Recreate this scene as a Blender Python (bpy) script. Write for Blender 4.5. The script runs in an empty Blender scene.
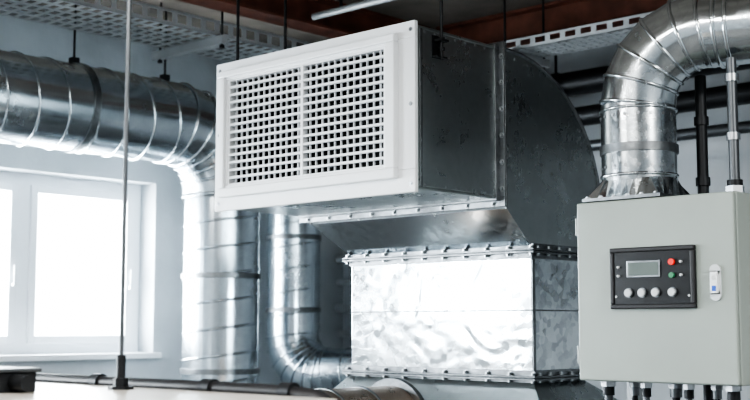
import bpy, math, random
from mathutils import Vector, Matrix
random.seed(4)
H=1.6   # eye height; all z values below are relative to eye height
sc=bpy.context.scene
# ---------------------------------------------------------------- materials
def nm(name):
    m=bpy.data.materials.new(name); m.use_nodes=True
    nt=m.node_tree; b=nt.nodes['Principled BSDF']; return m,nt,b
def plain(name,col,rough=.5,metal=0.,var=.06,scale=6.,bump=0.,bscale=60.,emit=None,es=0.,coat=0.):
    m,nt,b=nm(name); N=nt.nodes; L=nt.links
    tc=N.new('ShaderNodeTexCoord')
    n=N.new('ShaderNodeTexNoise'); n.inputs['Scale'].default_value=scale; n.inputs['Detail'].default_value=6
    L.new(tc.outputs['Object'],n.inputs['Vector'])
    r=N.new('ShaderNodeValToRGB')
    r.color_ramp.elements[0].position=.3; r.color_ramp.elements[1].position=.7
    r.color_ramp.elements[0].color=[max(0,c*(1-var*2)) for c in col]+[1]
    r.color_ramp.elements[1].color=[min(1,c*(1+var)) for c in col]+[1]
    L.new(n.outputs['Fac'],r.inputs['Fac']); L.new(r.outputs['Color'],b.inputs['Base Color'])
    b.inputs['Roughness'].default_value=rough; b.inputs['Metallic'].default_value=metal
    if coat: b.inputs['Coat Weight'].default_value=coat
    if bump:
        n2=N.new('ShaderNodeTexNoise'); n2.inputs['Scale'].default_value=bscale; n2.inputs['Detail'].default_value=5
        L.new(tc.outputs['Object'],n2.inputs['Vector'])
        bp=N.new('ShaderNodeBump'); bp.inputs['Strength'].default_value=bump; bp.inputs['Distance'].default_value=.01
        L.new(n2.outputs['Fac'],bp.inputs['Height']); L.new(bp.outputs['Normal'],b.inputs['Normal'])
    if emit:
        b.inputs['Emission Color'].default_value=list(emit)+[1]; b.inputs['Emission Strength'].default_value=es
    return m
def galv(name,col,rough=.3,spangle=.12,sscale=38.,wave=.12,wscale=1.7,dist=0.,lo=.72):
    m,nt,b=nm(name); N=nt.nodes; L=nt.links
    tc=N.new('ShaderNodeTexCoord')
    v=N.new('ShaderNodeTexVoronoi'); v.inputs['Scale'].default_value=sscale
    n=N.new('ShaderNodeTexNoise'); n.inputs['Scale'].default_value=3.5; n.inputs['Detail'].default_value=8; n.inputs['Roughness'].default_value=.65; n.inputs['Distortion'].default_value=dist
    n3=N.new('ShaderNodeTexNoise'); n3.inputs['Scale'].default_value=wscale; n3.inputs['Detail'].default_value=2; n3.inputs['Distortion'].default_value=dist
    for q in (v,n,n3): L.new(tc.outputs['Object'],q.inputs['Vector'])
    sep=N.new('ShaderNodeSeparateColor'); L.new(v.outputs['Color'],sep.inputs['Color'])
    a=N.new('ShaderNodeMath'); a.operation='MULTIPLY'; a.inputs[1].default_value=spangle; L.new(sep.outputs[0],a.inputs[0])
    c=N.new('ShaderNodeMath'); c.operation='MULTIPLY_ADD'; c.inputs[1].default_value=.7; L.new(n.outputs['Fac'],c.inputs[0]); L.new(a.outputs[0],c.inputs[2])
    r=N.new('ShaderNodeValToRGB'); r.color_ramp.elements[0].position=.25; r.color_ramp.elements[1].position=.55
    r.color_ramp.elements[0].color=[x*lo for x in col]+[1]; r.color_ramp.elements[1].color=list(col)+[1]
    L.new(c.outputs[0],r.inputs['Fac']); L.new(r.outputs['Color'],b.inputs['Base Color'])
    mr=N.new('ShaderNodeMapRange'); mr.inputs[1].default_value=.25; mr.inputs[2].default_value=.6
    mr.inputs[3].default_value=rough+.14; mr.inputs[4].default_value=rough-.09
    L.new(c.outputs[0],mr.inputs[0]); L.new(mr.outputs[0],b.inputs['Roughness'])
    b.inputs['Metallic'].default_value=1.
    bp=N.new('ShaderNodeBump'); bp.inputs['Strength'].default_value=wave; bp.inputs['Distance'].default_value=.05
    L.new(n3.outputs['Fac'],bp.inputs['Height'])
    bp2=N.new('ShaderNodeBump'); bp2.inputs['Strength'].default_value=min(1,spangle*.5); bp2.inputs['Distance'].default_value=.004
    L.new(sep.outputs[1],bp2.inputs['Height']); L.new(bp.outputs['Normal'],bp2.inputs['Normal']); L.new(bp2.outputs['Normal'],b.inputs['Normal'])
    return m
M=dict(
 galv=galv('galvanised_steel',(.68,.73,.76),.18,.16,42.,.12),
 riser=galv('galvanised_sheet_bright',(.68,.73,.76),.20,.26,34.,.26,3.4,.9,.5),
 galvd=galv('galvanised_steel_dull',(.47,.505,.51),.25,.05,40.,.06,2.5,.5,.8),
 spiral=galv('spiral_duct_steel',(.70,.77,.82),.16,.05,24.,.12),
 flange=galv('flange_steel',(.30,.32,.335),.36,.08,60.,.1,8.,.3,.5),
 steel=plain('bolt_steel',(.40,.42,.44),.35,1.),
 rod=plain('hanger_rod_steel',(.13,.14,.15),.4,.8),
 tray=plain('tray_steel',(.50,.53,.55),.45,.3),
 dark=plain('dark_metal',(.03,.032,.035),.45,.6),
 black=plain('black_rubber',(.015,.015,.017),.45),
 white=plain('white_powder_coat',(.80,.82,.84),.35,0,.015),
 grey=plain('light_grey_plastic',(.62,.64,.65),.45),
 inner_shade=plain('duct_interior_shade',(.010,.011,.012),.8),  # near-black colour stands for the shade inside the outlet box
 cab=plain('cabinet_paint',(.32,.36,.335),.38,0,.03,3.,.05,300.),
 panel=plain('panel_black',(.010,.011,.013),.3),
 lcd=plain('lcd_glass',(.13,.16,.15),.25),
 red=plain('red_button',(.6,.03,.02),.35,emit=(1,.05,.03),es=.3),
 green=plain('green_button',(.05,.25,.12),.35),
 blue=plain('blue_mark',(.03,.12,.55),.35),
 btn=plain('button_white',(.60,.63,.65),.4),
 wall=plain('painted_wall',(.53,.57,.60),.75,0,.08,2.2,.25,25.),
 ceil=plain('ceiling_concrete',(.22,.195,.17),.9,0,.3,2.,.5,14.),
 floor=plain('floor_concrete',(.18,.18,.178),.6,0,.15,2.,.2,20.),
 frame=plain('window_frame_white',(.78,.81,.84),.4,0,.02),
 rust=plain('red_oxide_steel',(.20,.072,.045),.6,0,.2,8.),
 beige=plain('cream_enamel',(.42,.40,.365),.3,0,.05,4.),
 copper=galv('warm_brass_duct',(.50,.40,.33),.3),
 fill_lamp=plain('fill_lamp_tube',(.9,.9,.9),.4,emit=(1,.98,.94),es=10.),  # glowing tubes of the added ceiling fill lamps
 ground=plain('outside_ground',(.5,.52,.5),.9),
)
def glassmat():
    m,nt,b=nm('window_glass'); b.inputs['Base Color'].default_value=(.95,.98,1,1)
    N=nt.nodes;L=nt.links
    t=N.new('ShaderNodeBsdfTransparent'); g=N.new('ShaderNodeBsdfGlossy'); g.inputs['Roughness'].default_value=.02
    n=N.new('ShaderNodeTexNoise'); n.inputs['Scale'].default_value=3
    mr=N.new('ShaderNodeMapRange'); mr.inputs[3].default_value=.03; mr.inputs[4].default_value=.07; L.new(n.outputs['Fac'],mr.inputs[0])
    mx=N.new('ShaderNodeMixShader'); L.new(mr.outputs[0],mx.inputs[0]); L.new(t.outputs[0],mx.inputs[1]); L.new(g.outputs[0],mx.inputs[2])
    L.new(mx.outputs[0],N['Material Output'].inputs['Surface']); return m
M['glass']=glassmat()
# ---------------------------------------------------------------- mesh builder
class MB:
    def __init__(s): s.v=[];s.f=[];s.m=[];s.sm=[];s.mats=[]
    def mi(s,k):
        if k not in s.mats: s.mats.append(k)
        return s.mats.index(k)
    def add(s,vs,fs,k,smooth=False):
        o=len(s.v); s.v+= [tuple(x) for x in vs]; i=s.mi(k)
        for f in fs: s.f.append([o+a for a in f]); s.m.append(i); s.sm.append(smooth)
    def box(s,x0,x1,y0,y1,z0,z1,k):
        vs=[(x,y,z) for z in(z0,z1) for y in(y0,y1) for x in(x0,x1)]
        s.add(vs,[(0,2,3,1),(4,5,7,6),(0,1,5,4),(2,6,7,3),(0,4,6,2),(1,3,7,5)],k)
    def obox(s,c,ax,ay,az,k):
        c=Vector(c);ax=Vector(ax);ay=Vector(ay);az=Vector(az)
        vs=[c+i*ax+j*ay+l*az for l in(-1,1) for j in(-1,1) for i in(-1,1)]
        s.add(vs,[(0,2,3,1),(4,5,7,6),(0,1,5,4),(2,6,7,3),(0,4,6,2),(1,3,7,5)],k)
    def cyl(s,p0,p1,r,k,seg=16,r2=None,caps=True,smooth=True):
        s.sweep([p0,p1],r,k,seg,caps=caps,radii=[r,r if r2 is None else r2],smooth=smooth)
    def sweep(s,pts,r,k,seg=16,caps=True,radii=None,closed=False,smooth=True):
        P=[Vector(p) for p in pts]; n=len(P)
        T=[]
        for i in range(n):
            if closed: t=P[(i+1)%n]-P[i-1]
            else: t=P[min(i+1,n-1)]-P[max(i-1,0)]
            T.append(t.normalized())
        u=T[0].orthogonal().normalized(); vs=[]
        for i in range(n):
            u=(u-T[i]*u.dot(T[i])).normalized(); w=T[i].cross(u); rr=radii[i] if radii else r
            for j in range(seg):
                a=2*math.pi*j/seg; vs.append(P[i]+rr*(math.cos(a)*u+math.sin(a)*w))
        fs=[]
        for i in range(n if closed else n-1):
            for j in range(seg):
                a=i*seg+j;b=i*seg+(j+1)%seg;i2=(i+1)%n
                fs.append((a,b,i2*seg+(j+1)%seg,i2*seg+j))
        s.add(vs,fs,k,smooth)
        if caps and not closed:
            s.add(vs[:seg],[tuple(reversed(range(seg)))],k); s.add(vs[-seg:],[tuple(range(seg))],k)
    def ring(s,c,ax,R,r,k,seg=40,ms=8):
        c=Vector(c);ax=Vector(ax).normalized();u=ax.orthogonal().normalized();w=ax.cross(u)
        s.sweep([c+R*(math.cos(2*math.pi*i/seg)*u+math.sin(2*math.pi*i/seg)*w) for i in range(seg)],r,k,ms,closed=True)
    def band(s,c,ax,R,wd,th,k,seg=40):
        c=Vector(c);ax=Vector(ax).normalized(); s.cyl(c-ax*wd/2,c+ax*wd/2,R+th,k,seg)
    def helix(s,p0,p1,R,pitch,r,k,spt=28):
        p0=Vector(p0);p1=Vector(p1);ax=(p1-p0);L=ax.length;ax.normalize();u=ax.orthogonal().normalized();w=ax.cross(u)
        n=int(L/pitch*spt); s.sweep([p0+ax*(L*i/n)+R*(math.cos(2*math.pi*i/spt)*u+math.sin(2*math.pi*i/spt)*w) for i in range(n+1)],r,k,6)
    def bolt(s,p,ax,r=.008,h=.008,k='steel'):
        p=Vector(p);ax=Vector(ax).normalized()
        s.cyl(p,p+ax*.002,r*1.6,k,12,smooth=False); s.cyl(p,p+ax*h,r,k,6,smooth=False)
    def build(s,name,bevel=0.,parent=None,seg=2):
        me=bpy.data.meshes.new(name); me.from_pydata([(x,y,z+H) for x,y,z in s.v],[],s.f)
        for k in s.mats: me.materials.append(M[k])
        me.polygons.foreach_set('material_index',s.m); me.polygons.foreach_set('use_smooth',s.sm)
        me.update()
        import bmesh
        bm=bmesh.new(); bm.from_mesh(me); bmesh.ops.recalc_face_normals(bm,faces=bm.faces); bm.to_mesh(me); bm.free()
        o=bpy.data.objects.new(name,me); sc.collection.objects.link(o)
        if bevel:
            b=o.modifiers.new('bevel','BEVEL'); b.width=bevel; b.segments=seg; b.limit_method='ANGLE'; b.angle_limit=math.radians(50)
        if parent: o.parent=parent
        return o
def empty(name,loc=(0,0,0)):
    e=bpy.data.objects.new(name,None); sc.collection.objects.link(e); return e
XAX=Vector((1,0,0));YAX=Vector((0,1,0));ZAX=Vector((0,0,1))
CE=1.75; XW=-5.9; YB=6.0; XE=3.0; YS=-3.0
CT=CE-.002
# ---------------------------------------------------------------- room shell
b=MB(); b.box(XW-.25,XE+.2,YS-.2,YB+.2,-H-.1,-H,'floor'); b.build('floor')
b=MB(); b.box(XW-.25,XE+.2,YS-.2,YB+.2,CE,CE+.15,'ceil'); b.build('ceiling')
b=MB(); b.box(XW-.25,XE+.2,YB,YB+.2,-H,CE,'wall'); b.build('wall_back')
b=MB(); b.box(XE,XE+.2,YS,YB,-H,CE,'wall'); b.build('wall_right')
b=MB(); b.box(XW-.25,XE+.2,YS-.2,YS,-H,CE,'wall'); b.build('wall_front')
wins=[(1.9,4.38),(-1.6,1.2)]; z0w,z1w=-.16,.86  # second window is unseen, added for the bright reflection on the riser
b=MB(); xo=XW-.25
b.box(xo,XW,YS,YB,-H,z0w,'wall'); b.box(xo,XW,YS,YB,z1w,CE,'wall')
for a,c in((4.38,YB),(1.2,1.9),(YS,-1.6)): b.box(xo,XW,a,c,z0w,z1w,'wall')
b.build('wall_left')
for i,(y0,y1) in enumerate(wins):
    e=empty('window_%d'%(i+1))
    f=MB(); fx0,fx1=XW-.22,XW-.15
    f.box(fx0,fx1,y0,y1,z0w+.001,z0w+.06,'frame'); f.box(fx0,fx1,y0,y1,z1w-.06,z1w-.001,'frame')
    ms=sorted([y0+.031,y1-.031]+([2.72,3.58] if i==0 else [-.7,.3]))
    for y in ms:
        w=.03 if y in (ms[0],ms[-1]) else .04
        f.box(fx0+.001,fx1-.001,y-w,y+w,z0w+.06,z1w-.06,'frame')
    f.build('frame',0,e)
    f=MB()
    for a,c in zip(ms[:-1],ms[1:]):      # sash frames
        a+=.03 if a==ms[0] else .04; c-=.03 if c==ms[-1] else .04
        g=.045; zl,zh=z0w+.061,z1w-.061; xa,xb=fx0+.01,fx1+.012
        f.box(xa,xb,a+.001,a+g,zl,zh,'frame'); f.box(xa,xb,c-g,c-.001,zl,zh,'frame')
        f.box(xa+.001,xb-.001,a+g,c-g,zl,zl+g,'frame'); f.box(xa+.001,xb-.001,a+g,c-g,zh-g,zh,'frame')
        f.box(xb,xb+.03,c-g*.7,c-g*.3,.22,.24,'frame'); f.box(xb+.02,xb+.03,c-g*.7,c-g*.3,.22,.34,'frame')
    f.build('sashes',.004,e)
    g=MB(); g.box(fx0+.03,fx0+.036,y0+.03,y1-.03,z0w+.05,z1w-.05,'glass'); g.build('glass',0,e)
    t=MB(); t.box(XW-.15,XW+.05,y0-.03,y1+.03,z0w-.03,z0w+.003,'frame'); t.build('trim_%d'%(i+1),.004)
b=MB(); b.box(-60,XW-.5,-40,50,-H-1.2,-H-1,'ground'); b.build('outside_ground')
# ---------------------------------------------------------------- box duct + grille
X0,X1=-3.91,-2.81; YF=3.23; ZB,ZT=.49,1.095; YK=3.725
unit=empty('ventilation_outlet_duct')
b=MB(); t=.012
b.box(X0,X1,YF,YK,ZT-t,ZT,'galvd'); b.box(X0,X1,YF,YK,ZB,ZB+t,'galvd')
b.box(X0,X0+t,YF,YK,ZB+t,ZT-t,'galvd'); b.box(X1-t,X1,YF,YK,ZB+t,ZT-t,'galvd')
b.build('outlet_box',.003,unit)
b=MB(); b.box(X0+t,X1-t,YK-.1,YK-.09,ZB+t,ZT-t,'inner_shade')  # dark sheets behind the grille put the interior shade into colour
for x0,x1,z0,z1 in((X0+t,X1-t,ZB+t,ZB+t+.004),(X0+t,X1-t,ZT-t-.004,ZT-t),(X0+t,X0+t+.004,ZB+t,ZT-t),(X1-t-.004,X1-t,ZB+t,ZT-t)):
    b.box(x0,x1,YF+.01,YK-.1,z0,z1,'inner_shade')
b.build('interior_shade',0,unit)
gx0,gx1,gz0,gz1=-3.828,-2.942,.582,1.026
b=MB()
def pframe(bb,x0,x1,z0,z1,ix0,ix1,iz0,iz1,ya,yb,k):
    bb.box(x0,x1,ya,yb,z0,iz0,k); bb.box(x0,x1,ya,yb,iz1,z1,k)
    bb.box(x0,ix0,ya,yb,iz0,iz1,k); bb.box(ix1,x1,ya,yb,iz0,iz1,k)
pframe(b,X0-.012,X1+.008,ZB-.012,ZT+.012,gx0-.02,gx1+.02,gz0-.02,gz1+.02,YF-.014,YF+.004,'white')
b.build('face_plate',.003,unit)
b=MB()
pframe(b,gx0-.045,gx1+.060,gz0-.05,gz1+.04,gx0-.012,gx1+.012,gz0-.012,gz1+.012,YF-.040,YF-.012,'white')
pframe(b,gx0-.020,gx1+.020,gz0-.020,gz1+.020,gx0,gx1,gz0,gz1,YF-.028,YF-.010,'white')
b.build('grille_frame',.005,unit)
b=MB()
pframe(b,gx0-.004,gx1+.004,gz0-.004,gz1+.004,gx0+.006,gx1-.006,gz0+.006,gz1-.006,YF-.022,YF+.01,'white')
nb=14; pitch=(gz1-gz0)/nb
for i in range(1,nb):
    z=gz0+pitch*i
    b.obox(((gx0+gx1)/2,YF-.014,z),((gx1-gx0)/2,0,0),(0,.007,.0),(0,.000,.0046),'white')
nv=26
for i in range(1,nv):
    x=gx0+(gx1-gx0)*i/nv
    w=.0018
    b.box(x-w,x+w,YF-.011,YF-.002,gz0,gz1,'white')
x=gx0+(gx1-gx0)*.5; b.box(x-.007,x+.007,YF-.023,YF+.004,gz0,gz1,'white')
b.build('grille_grid',0,unit)
b=MB()
for x in (X0+.012,X1-.012):
    for z in (ZB+.02,.8,ZT-.02): b.bolt((x,YF-.014,z),(0,-1,0),.005,.004)
for (ya,yb,o) in((YK-.004,YK+.004,.028),(YK+.006,YK+.014,.028)):
    pframe(b,X0-o,X1+o,ZB-o,ZT+.018,X0+.01,X1-.01,ZB+.01,ZT-.01,ya,yb,'flange')
pframe(b,X0-.006,X1+.006,ZB-.006,ZT+.006,X0+.01,X1-.01,ZB+.01,ZT-.01,YK-.03,YK-.004,'flange')
for i in range(9):
    x=X0+.03+(X1-X0-.06)*i/8
    for z in(ZB-.016,): b.bolt((x,YK-.004,z),(0,-1,0),.007,.01)
for i in range(6):
    z=ZB+.04+(ZT-ZB-.08)*i/5
    for x in(X0-.016,X1+.016): b.bolt((x,YK-.004,z),(0,-1,0),.007,.01)
b.box(X1,X1+.003,YF+.02,YF+.035,ZB+.01,ZT-.01,'flange')
for i in range(7): b.bolt((X1+.0,YF+.05+.06*i,ZB+.02),(1,0,0),.004,.004)
for i in range(7): b.bolt((X1+.0,YF+.05+.06*i,ZT-.02),(1,0,0),.004,.004)
b.build('joint_flange',.0015,unit)
# elbow loft
b=MB(); cy,cz=3.79,.47; secs=[]
secs.append((X0,X1,(YK+.014,ZB-.004),(YK+.014,ZT)))
n=12
for i in range(n+1):
    a=math.pi/2*(1-i/n); ri=.006; ro=.655
    secs.append((X0,X1,(cy-.03+ri*math.cos(a),cz+ri*math.sin(a)),(cy+ro*math.cos(a),cz+(ZT-cz-.002)*math.sin(a))))
secs.append((X0,X1,(cy-.02,cz-.012),(cy+.65,cz-.05)))
secs.append((X0+.1,X1,(3.93,.315),(4.27,.315)))
vs=[]
for x0,x1,pi,po in secs: vs+=[(x0,)+pi,(x1,)+pi,(x1,)+po,(x0,)+po]
for j in range(4):
    fs=[]
    for i in range(len(secs)-1):
        a=i*4+j;c=i*4+(j+1)%4; fs.append((a,c,c+4,a+4))
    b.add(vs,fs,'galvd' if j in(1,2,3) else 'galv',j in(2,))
for x in (X1,X0):
    b.sweep([(x,s_[3][0],s_[3][1]) for s_ in secs[:-1]],.008,'flange',8)
    b.sweep([(x,s_[2][0],s_[2][1]) for s_ in secs[:-1]],.005,'flange',8)
# rivets around elbow cheek
for i in range(11):
    a=math.pi/2*(i+.5)/11; b.bolt((X1,cy+.625*math.cos(a),cz+.595*math.sin(a)),(1,0,0),.0035,.003)
b.build('square_elbow',0,unit)
LX0,LX1,LY0,LY1=-3.81,-2.81,3.93,4.27
b=MB(); b.box(LX0,LX1,LY0,LY1,-.20,.30,'riser'); b.build('riser_duct',.004,unit)
b=MB()
def hflange(bb,z,o=.03):
    for za,zb in((z-.009,z-.002),(z+.002,z+.009)): bb.box(LX0-o,LX1+o,LY0-o,LY1+o,za,zb,'flange')
    bb.box(LX0-.007,LX1+.007,LY0-.007,LY1+.007,z-.03,z+.03,'flange')
    for i in range(10):
        x=LX0-.01+(LX1-LX0+.02)*i/9; bb.bolt((x,LY0-.017,z+.009),(0,0,1),.007,.012); bb.bolt((x,LY0-.017,z-.009),(0,0,-1),.007,.01)
        bb.bolt((x,LY0-.007,z+.02),(0,-1,0),.005,.006)
    for i in range(5):
        y=LY0+.02+(LY1-LY0-.04)*i/4; bb.bolt((LX1+.017,y,z+.009),(0,0,1),.007,.012); bb.bolt((LX1+.017,y,z-.009),(0,0,-1),.007,.01)
hflange(b,.30); hflange(b,-.205)
b.box(LX0-.003,LX1+.003,LY0-.003,LY1+.003,.060,.066,'flange')
b.box(LX1-.0,LX1+.004,LY0+.0,LY0+.018,-.18,.27,'flange')
b.build('riser_flanges',.0015,unit)
b=MB()
secs=[(LX0,LX1,LY0,LY1,-.214),(LX0-.12,LX1+.12,LY0-.1,LY1+.2,-.34),(LX0-.12,LX1+.12,LY0-.1,LY1+.2,-H)]
vs=[]
for x0,x1,y0,y1,z in secs: vs+=[(x0,y0,z),(x1,y0,z),(x1,y1,z),(x0,y1,z)]
fs=[(i*4+j,i*4+(j+1)%4,i*4+4+(j+1)%4,i*4+4+j) for i in range(2) for j in range(4)]+[(0,1,2,3),(8,9,10,11)]
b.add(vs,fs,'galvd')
b.build('base_plenum',.004,unit)
b=MB()
for x,y in((X0-.022,3.34),(X1+.022,3.35),(X0-.022,3.62)):
    s_=1 if x>-3.3 else -1
    b.cyl((x,y,.98),(x,y,CT),.0065,'dark',10)
    b.box(min(x-.0,x-s_*.02)-.004,max(x,x-s_*.02)+.004,y-.03,y+.03,.985,.991,'dark')
    b.box(x-s_*.022-.0025,x-s_*.022+.0025,y-.03,y+.03,.985,1.07,'dark')
    b.box(x-.018,x+.018,y-.022,y+.022,1.045,1.053,'dark')
    for z in(1.012,1.05): b.cyl((x,y,z),(x,y,z+.012),.013,'dark',6,smooth=False)
b.build('duct_hanger_rods',.0,unit)
# ---------------------------------------------------------------- left large spiral duct
def seamed_elbow(bb,pts,R,k,r=.006,every=1,seg=40):
    bb.sweep(pts,R,k,seg,smooth=True)
    for i in range(0,len(pts),every):
        t=(pts[min(i+1,len(pts)-1)]-pts[max(i-1,0)]); bb.ring(pts[i],t,R,r,k)
b=MB(); xd,zd,yv,R=-5.3,1.12,4.40,.226; br=.36
b.cyl((xd,-2.9,zd),(xd,yv-br,zd),R,'spiral',48)
b.helix((xd,.5,zd),(xd,yv-br-.05,zd),R,.17,.008,'spiral',36)
c=Vector((xd,yv-br,zd-br))
pts=[c+br*Vector((0,math.sin(a),math.cos(a))) for a in [math.pi/2*i/5 for i in range(6)]]
seamed_elbow(b,pts,R,'spiral',.010)
b.cyl((xd,yv,zd-br),(xd,yv,-H),R-.012,'spiral',48)
b.helix((xd,yv,zd-br-.06),(xd,yv,-H+.02),R-.012,.15,.008,'spiral',36)
for y in(1.2,2.45,3.4): b.band((xd,y,zd),YAX,R,.035,.008,'flange')
for z in(zd-br-.03,.28,-.25): b.band((xd,yv,z),ZAX,R-.01,.03,.01,'flange')
for y in(1.2,2.45,3.4,3.98):
    b.cyl((xd+.0,y,zd+R),(xd+.0,y,CT),.006,'dark',8)
    b.box(xd-.02,xd+.02,y-.02,y+.02,zd+R-.01,zd+R+.035,'dark')
b.build('spiral_duct')
b=MB(); x2,y2,R2=-5.5,5.15,.165
b.cyl((x2,y2,-.06),(x2,y2,CT),R2,'spiral',40)
b.helix((x2,y2,-.03),(x2,y2,CT-.01),R2,.14,.006,'spiral',32)
br=.24; dv=Vector((.97,.24,0)).normalized()
pts=[Vector((x2,y2,-.06))+dv*(br-br*math.cos(a))+Vector((0,0,-br*math.sin(a))) for a in [math.pi/2*i/6 for i in range(7)]]
seamed_elbow(b,pts,R2,'spiral',.007)
b.cyl(pts[-1],pts[-1]+dv*.35,R2,'spiral',40); b.helix(pts[-1],pts[-1]+dv*.35,R2,.14,.006,'spiral',32)
pe=pts[-1]+dv*.35
b.cyl(pe-dv*.02,pe+dv*.02,R2+.03,'flange',40)
pts=[pe+dv*(br*math.sin(a))+Vector((0,0,-(br-br*math.cos(a)))) for a in [math.pi/2*i/6 for i in range(7)]]
seamed_elbow(b,pts,R2,'spiral',.007)
b.cyl(pts[-1],(pts[-1].x,pts[-1].y,-H),R2,'spiral',40)
for z in(.1,.55): b.band((x2,y2,z),ZAX,R2,.03,.008,'flange')
b.build('spiral_duct')
# ---------------------------------------------------------------- right round duct on the control cabinet
CX0,CX1,CYF,CYB,CZ0,CZ1=-2.372,-1.772,3.59,3.86,-.190,.435
b=MB(); rx,ry,Rr=-2.195,3.73,.132; bd=Vector((1,.25,0)).normalized(); br=.25; zc=.78
b.cyl((rx,ry,CZ1+.07),(rx,ry,zc),Rr,'galv',44)
vs=[];n=32
for i in range(n):
    a=2*math.pi*i/n; cx,sy=math.cos(a),math.sin(a); m=max(abs(cx),abs(sy)); vs.append((rx+.148*cx/m*.97,ry+.128*sy/m,CZ1+.012))
for i in range(n):
    a=2*math.pi*i/n; vs.append((rx+Rr*math.cos(a),ry+Rr*math.sin(a)*.98,CZ1+.08))
b.add(vs,[(i,(i+1)%n,n+(i+1)%n,n+i) for i in range(n)],'galv')
b.box(rx-.155,rx+.155,ry-.134,ry+.128,CZ1+.002,CZ1+.013,'flange')
for i in range(6): b.bolt((rx-.135+.054*i,ry-.130,CZ1+.013),(0,0,1),.005,.007)
for z in(CZ1+.09,CZ1+.19,zc-.02): b.ring((rx,ry,z),ZAX,Rr,.006,'galv')
b.band((rx,ry,.62),ZAX,Rr,.03,.006,'flange')
for i in range(10):
    a=-math.pi*i/9; b.bolt((rx+Rr*math.cos(a),ry+Rr*math.sin(a),CZ1+.12),(math.cos(a),math.sin(a),0),.004,.004)
    b.bolt((rx+Rr*math.cos(a),ry+Rr*math.sin(a),zc-.045),(math.cos(a),math.sin(a),0),.004,.004)
pts=[Vector((rx,ry,zc))+bd*(br-br*math.cos(a))+Vector((0,0,br*math.sin(a))) for a in [math.pi/2*i/5 for i in range(6)]]
seamed_elbow(b,pts,Rr,'galv',.007,seg=44)
pe=pts[-1]; b.cyl(pe,pe+bd*3.0,Rr+.003,'galv',44)
for d in(.05,.09,.34,.60,.9,1.2,1.8): b.ring(pe+bd*d,bd,Rr+.003,.008,'galv')
b.cyl(pe+bd*.25+Vector((0,0,Rr)),(pe.x+bd.x*.25,pe.y+bd.y*.25,CT),.006,'dark',8)
b.build('round_exhaust_duct')
# ---------------------------------------------------------------- control cabinet
cab=empty('control_cabinet')
b=MB(); b.box(CX0,CX1,CYF+.02,CYB,CZ0,CZ1,'cab'); b.build('enclosure',.006,cab,3)
b=MB(); b.box(CX0+.002,CX1-.002,CYF,CYF+.017,CZ0+.002,CZ1-.002,'cab'); b.build('door',.006,cab,3)
b=MB(); cw=CX1-CX0
px0,px1,pz0,pz1=CX0+.245*cw,CX0+.765*cw,.062,.262
b.box(px0,px1,CYF-.012,CYF+.002,pz0,pz1,'panel')
pframe(b,px0-.004,px1+.004,pz0-.004,pz1+.004,px0+.012,px1-.012,pz0+.012,pz1-.012,CYF-.017,CYF,'black')
b.build('display_bezel',.004,cab,3)
b=MB()
pw=px1-px0
b.box(px0+.20*pw,px0+.61*pw,CYF-.016,CYF-.01,.164,.220,'flange'); b.box(px0+.22*pw,px0+.59*pw,CYF-.0175,CYF-.012,.170,.214,'lcd')
for fx,z,k,r in((.75,.212,'red',.0105),(.75,.168,'green',.009),(.86,.168,'grey',.004),(.86,.212,'grey',.004),(.10,.2,'grey',.004),(.10,.17,'grey',.004)):
    b.cyl((px0+fx*pw,CYF-.012,z),(px0+fx*pw,CYF-.022,z),r,k,20)
for fx in (.22,.385,.55,.75):
    b.cyl((px0+fx*pw,CYF-.012,.112),(px0+fx*pw,CYF-.016,.112),.0165,'flange',24)
    b.cyl((px0+fx*pw,CYF-.012,.112),(px0+fx*pw,CYF-.024,.112),.0125,'btn',24)
for fx in(.06,.94): b.cyl((px0+fx*pw,CYF-.012,.10),(px0+fx*pw,CYF-.0145,.10),.004,'grey',10)
b.build('buttons_and_screen',.001,cab)
b=MB(); lx=CX0+.885*cw
b.cyl((lx,CYF-.008,.10),(lx,CYF+.001,.10),.019,'btn',24); b.cyl((lx,CYF-.008,.18),(lx,CYF+.001,.18),.019,'btn',24); b.box(lx-.019,lx+.019,CYF-.008,CYF+.001,.10,.18,'btn')
b.box(lx-.012,lx+.012,CYF-.018,CYF-.006,.105,.175,'white'); b.cyl((lx,CYF-.019,.155),(lx,CYF-.012,.155),.007,'grey',16); b.box(lx-.008,lx+.008,CYF-.0195,CYF-.012,.112,.13,'blue')
b.build('door_latch',.002,cab)
b=MB()
for z in(-.1,.35): b.cyl((CX0-.003,CYF+.012,z-.03),(CX0-.003,CYF+.012,z+.03),.007,'cab',12)
b.build('hinges',0,cab)
b=MB()
for i,x in enumerate((CX0+.07,CX0+.15,CX0+.22,CX0+.31,CX0+.38,CX0+.46,CX0+.54)):
    y=CYF+.08+.04*(i%2); r=.02 if i%3 else .026
    b.cyl((x,y,CZ0),(x,y,CZ0-.02),r,'steel',6,smooth=False); b.cyl((x,y,CZ0-.02),(x,y,CZ0-.05),r*.8,'flange' if i%2 else 'dark',16)
    b.cyl((x,y,CZ0-.05),(x,y,-H),r*.55,'dark' if i%2 else 'rod',12)
b.build('cable_glands',0,cab)
b=MB()
for x in(CX0+.05,CX1-.05): b.box(x-.02,x+.02,CYB,CYB+.04,-H,CZ1-.05,'tray')
b.box(CX0,CX1,CYB,CYB+.04,-.5,-.46,'tray')
b.build('support_stand',.002,cab)
b=MB()
b.cyl((-2.055,3.93,-H),(-2.055,3.93,.90),.020,'dark',16)
for z in(.5,.72): b.cyl((-2.055,3.93,z),(-2.055,3.93,z+.03),.026,'dark',16)
b.build('conduit_riser_pipe',0,cab)
b=MB(); x,y=-1.835,3.73
b.cyl((x,y,CZ1),(x,y,.9),.017,'rod',16)
b.cyl((x,y,CZ1),(x,y,CZ1+.03),.032,'steel',6,smooth=False); b.cyl((x,y,CZ1+.03),(x,y,CZ1+.05),.026,'dark',16)
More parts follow.
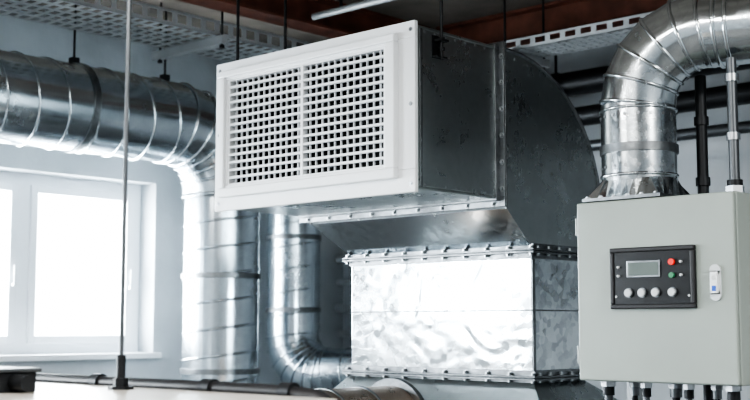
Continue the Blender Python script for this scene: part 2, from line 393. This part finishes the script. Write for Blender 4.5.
for z in(.62,.82): b.cyl((x,y,z),(x,y,z+.025),.023,'steel',16)
b.build('conduit_feed_pipe',0,cab)
# ---------------------------------------------------------------- cable trays
def tray(axis,fix0,fix1,z,a0,a1,name,step=.05,h=.06):
    b=MB()
    def bx(f0,f1,a,c,z0,z1):
        if axis=='y': b.box(f0,f1,a,c,z0,z1,'tray')
        else: b.box(a,c,f0,f1,z0,z1,'tray')
    for f,s_ in((fix0,1),(fix1,-1)):
        lo,hi=sorted((f,f+s_*.003))
        bx(lo,hi,a0,a1,z,z+.018); bx(lo,hi,a0,a1,z+h-.014,z+h)
        k=a0
        while k<a1: bx(lo,hi,k,min(k+.03,a1),z+.018,z+h-.014); k+=.09
        l2,h2=sorted((f,f+s_*.02)); bx(l2,h2,a0,a1,z+h-.003,z+h)
    nst=5; w=(fix1-fix0)
    for i in range(nst+1):
        c=fix0+w*i/nst; bx(max(fix0,c-.014),min(fix1,c+.014),a0,a1,z,z+.003)
    k=a0
    while k<a1-.03: bx(fix0,fix1,k,k+.022,z-.0005,z+.0025); k+=step
    return b
b=tray('y',-5.13,-4.70,1.48,.6,5.2,'t',.06,.08)
for y in(1.3,2.6,3.87,5.1):
    b.box(-5.25,-4.66,y-.02,y+.02,1.435,1.478,'tray')
    for x in(-5.2,-4.68): b.cyl((x,y,1.42),(x,y,CT),.006,'dark',8); b.cyl((x,y,1.415),(x,y,1.43),.013,'dark',6)
b.build('cable_tray')
b=tray('x',4.88,5.12,1.40,-4.2,2.5,'t')
for x in(-3.6,-2.4,-1.2,0): 
    b.box(x-.02,x+.02,4.8,5.2,1.36,1.398,'tray')
    for y in(4.83,5.17): b.cyl((x,y,1.34),(x,y,CT),.006,'dark',8)
b.build('perforated_cable_channel')
b=MB()
b.box(-4.62,-4.48,-2.9,5.28,CT-.015,CT,'rust'); b.box(-4.56,-4.54,-2.9,5.28,1.60,CT-.015,'rust'); b.box(-4.62,-4.48,-2.9,5.28,1.585,1.60,'rust'); b.build('steel_beam')
b=MB()
b.box(-4.45,2.9,5.30,5.44,CT-.015,CT,'rust'); b.box(-4.45,2.9,5.365,5.375,1.58,CT-.015,'rust'); b.box(-4.45,2.9,5.30,5.44,1.565,1.58,'rust'); b.build('steel_beam')
b=MB()
for (y,z,r,k) in((5.6,1.16,.055,'dark'),(5.72,1.38,.07,'dark'),(5.55,.98,.03,'rod')):
    b.cyl((-4.6,y,z),(2.9,y,z),r,k,20)
    for x in(-3.9,-3.1,-2.3,-1.5): b.cyl((x,y,z),(x,y,CT),.008,'dark',8); b.cyl((x-.02,y,z),(x+.02,y,z),r+.008,'dark',20)
b.build('ceiling_pipe_run')
b=MB(); b.cyl((-4.4,4.25,1.60),(-1.0,4.25,1.60),.018,'tray',12)
for x in(-4.2,-3.3,-2.2): b.cyl((x,4.25,1.6),(x,4.25,CT),.008,'dark',8)
b.build('conduit_pipe')
b=MB()
for z,r in((.46,.03),(.30,.022),(.12,.03),(-.05,.022)):
    b.cyl((-5.85,5.9,z),(-3.0,5.9,z),r,'tray',14)
for x in(-5.7,-4.6): b.box(x-.02,x+.02,5.92,5.998,-.15,.56,'dark')
b.build('wall_pipe_run')
# ---------------------------------------------------------------- foreground equipment casing, rod
b=MB(); tz=-.165
b.box(-4.3,-1.95,.9,1.97,tz-.02,tz,'beige'); b.box(-4.27,-1.98,.93,1.94,-H,tz-.02,'grey')
b.build('equipment_casing',.006)
b=MB(); b.sweep([(-3.3,2.0,tz+.006),(-2.2,2.0,tz+.006),(-2.05,2.0,tz-.0),(-1.92,2.0,tz-.05),(-1.92,2.0,-H)],.018,'black',14)
for x in(-2.95,-2.45,-2.15): b.cyl((x-.02,2.0,tz+.006),(x+.02,2.0,tz+.006),.024,'dark',16)
b.build('rubber_hose')
b=MB(); rx_,ry_=-2.655,1.87
b.cyl((rx_,ry_,tz+.0),(rx_,ry_,CT),.0062,'rod',12)
b.cyl((rx_,ry_,tz),(rx_,ry_,tz+.008),.034,'dark',6,smooth=False); b.cyl((rx_,ry_,tz+.008),(rx_,ry_,tz+.03),.02,'dark',6,smooth=False); b.cyl((rx_,ry_,tz+.03),(rx_,ry_,tz+.09),.012,'dark',12)
b.build('threaded_support_rod')
b=MB()
b.box(-2.95,-2.72,1.52,1.66,tz,tz+.05,'dark'); b.box(-2.96,-2.71,1.51,1.67,tz+.05,tz+.06,'rod')
b.cyl((-2.72,1.6,tz+.025),(-2.66,1.6,tz+.025),.02,'dark',16)
b.build('junction_box',.003)
b=MB(); xx=-3.45
b.cyl((xx,3.825,-.42),(xx,3.1,-.42),.17,'copper',40); b.cyl((xx,3.80,-.42),(xx,3.825,-.42),.2,'flange',40)
for y in(3.6,3.4,3.2): b.ring((xx,y,-.42),YAX,.17,.007,'flange')
pts=[Vector((xx,3.1,-.42))+Vector((0,-.2*math.sin(a),-.2*(1-math.cos(a)))) for a in [math.pi/2*i/5 for i in range(6)]]
seamed_elbow(b,pts,.17,'copper',.007)
b.cyl(pts[-1],(xx,2.9,-H),.17,'copper',40)
b.build('round_branch_duct',0,unit)
# ---------------------------------------------------------------- added fill lamps
def fill_fixture(x,y,name='unseen_fill_light',lenx=1.2,power=40):  # made-up ceiling fixture out of view, holds a fill light
    e=empty(name); b=MB(); b.box(x-lenx/2,x+lenx/2,y-.08,y+.08,CE-.14,CE-.08,'white')
    for dx in(-.4,.4): b.cyl((x+dx,y,CE-.09),(x+dx,y,CT),.01,'steel',8)
    b.build('housing',.004,e)
    b=MB()
    for dy in(-.04,.04): b.cyl((x-lenx/2+.03,y+dy,CE-.155),(x+lenx/2-.03,y+dy,CE-.155),.013,'fill_lamp',12)
    b.build('tubes',0,e)
    l=bpy.data.lights.new('fill_area_light','AREA'); l.shape='RECTANGLE'; l.size=lenx; l.size_y=.15; l.energy=power; l.color=(1,.98,.94)
    o=bpy.data.objects.new('fill_area_light',l); sc.collection.objects.link(o); o.location=(x,y,CE-.18+H); o.parent=e
fill_fixture(-1.6,.8,power=62); fill_fixture(-3.3,-.6,power=60); fill_fixture(.8,2.6,power=90)
for i,(y0,y1) in enumerate(wins):
    l=bpy.data.lights.new('sky_fill','AREA'); l.shape='RECTANGLE'; l.energy=270 if i==1 else 330; l.color=(.90,.96,1)  # area lamp added outside each window to strengthen daylight and reflections
    o=bpy.data.objects.new('sky_fill',l); sc.collection.objects.link(o); o.location=(XW-.6,(y0+y1)/2,.4+H)
    o.rotation_euler=(0,math.radians(-90),0); l.size,l.size_y=1.2,(y1-y0)
w=bpy.data.worlds.new('World'); sc.world=w; w.use_nodes=True
bg=w.node_tree.nodes['Background']; bg.inputs[0].default_value=(.86,.94,1,1); bg.inputs[1].default_value=7.
sc.view_settings.view_transform='AgX'
try: sc.view_settings.look='AgX - High Contrast'
except Exception as ex: print(ex)
sc.view_settings.exposure=.45
# ---------------------------------------------------------------- camera
cam=bpy.data.cameras.new('camera'); co=bpy.data.objects.new('camera',cam); sc.collection.objects.link(co)
cam.lens=57.6; cam.sensor_width=36; co.location=(0,0,H); co.rotation_euler=(math.radians(96),0,math.radians(43))
cam.dof.use_dof=True; cam.dof.focus_distance=4.3; cam.dof.aperture_fstop=3.
cam.clip_start=.05
sc.camera=co
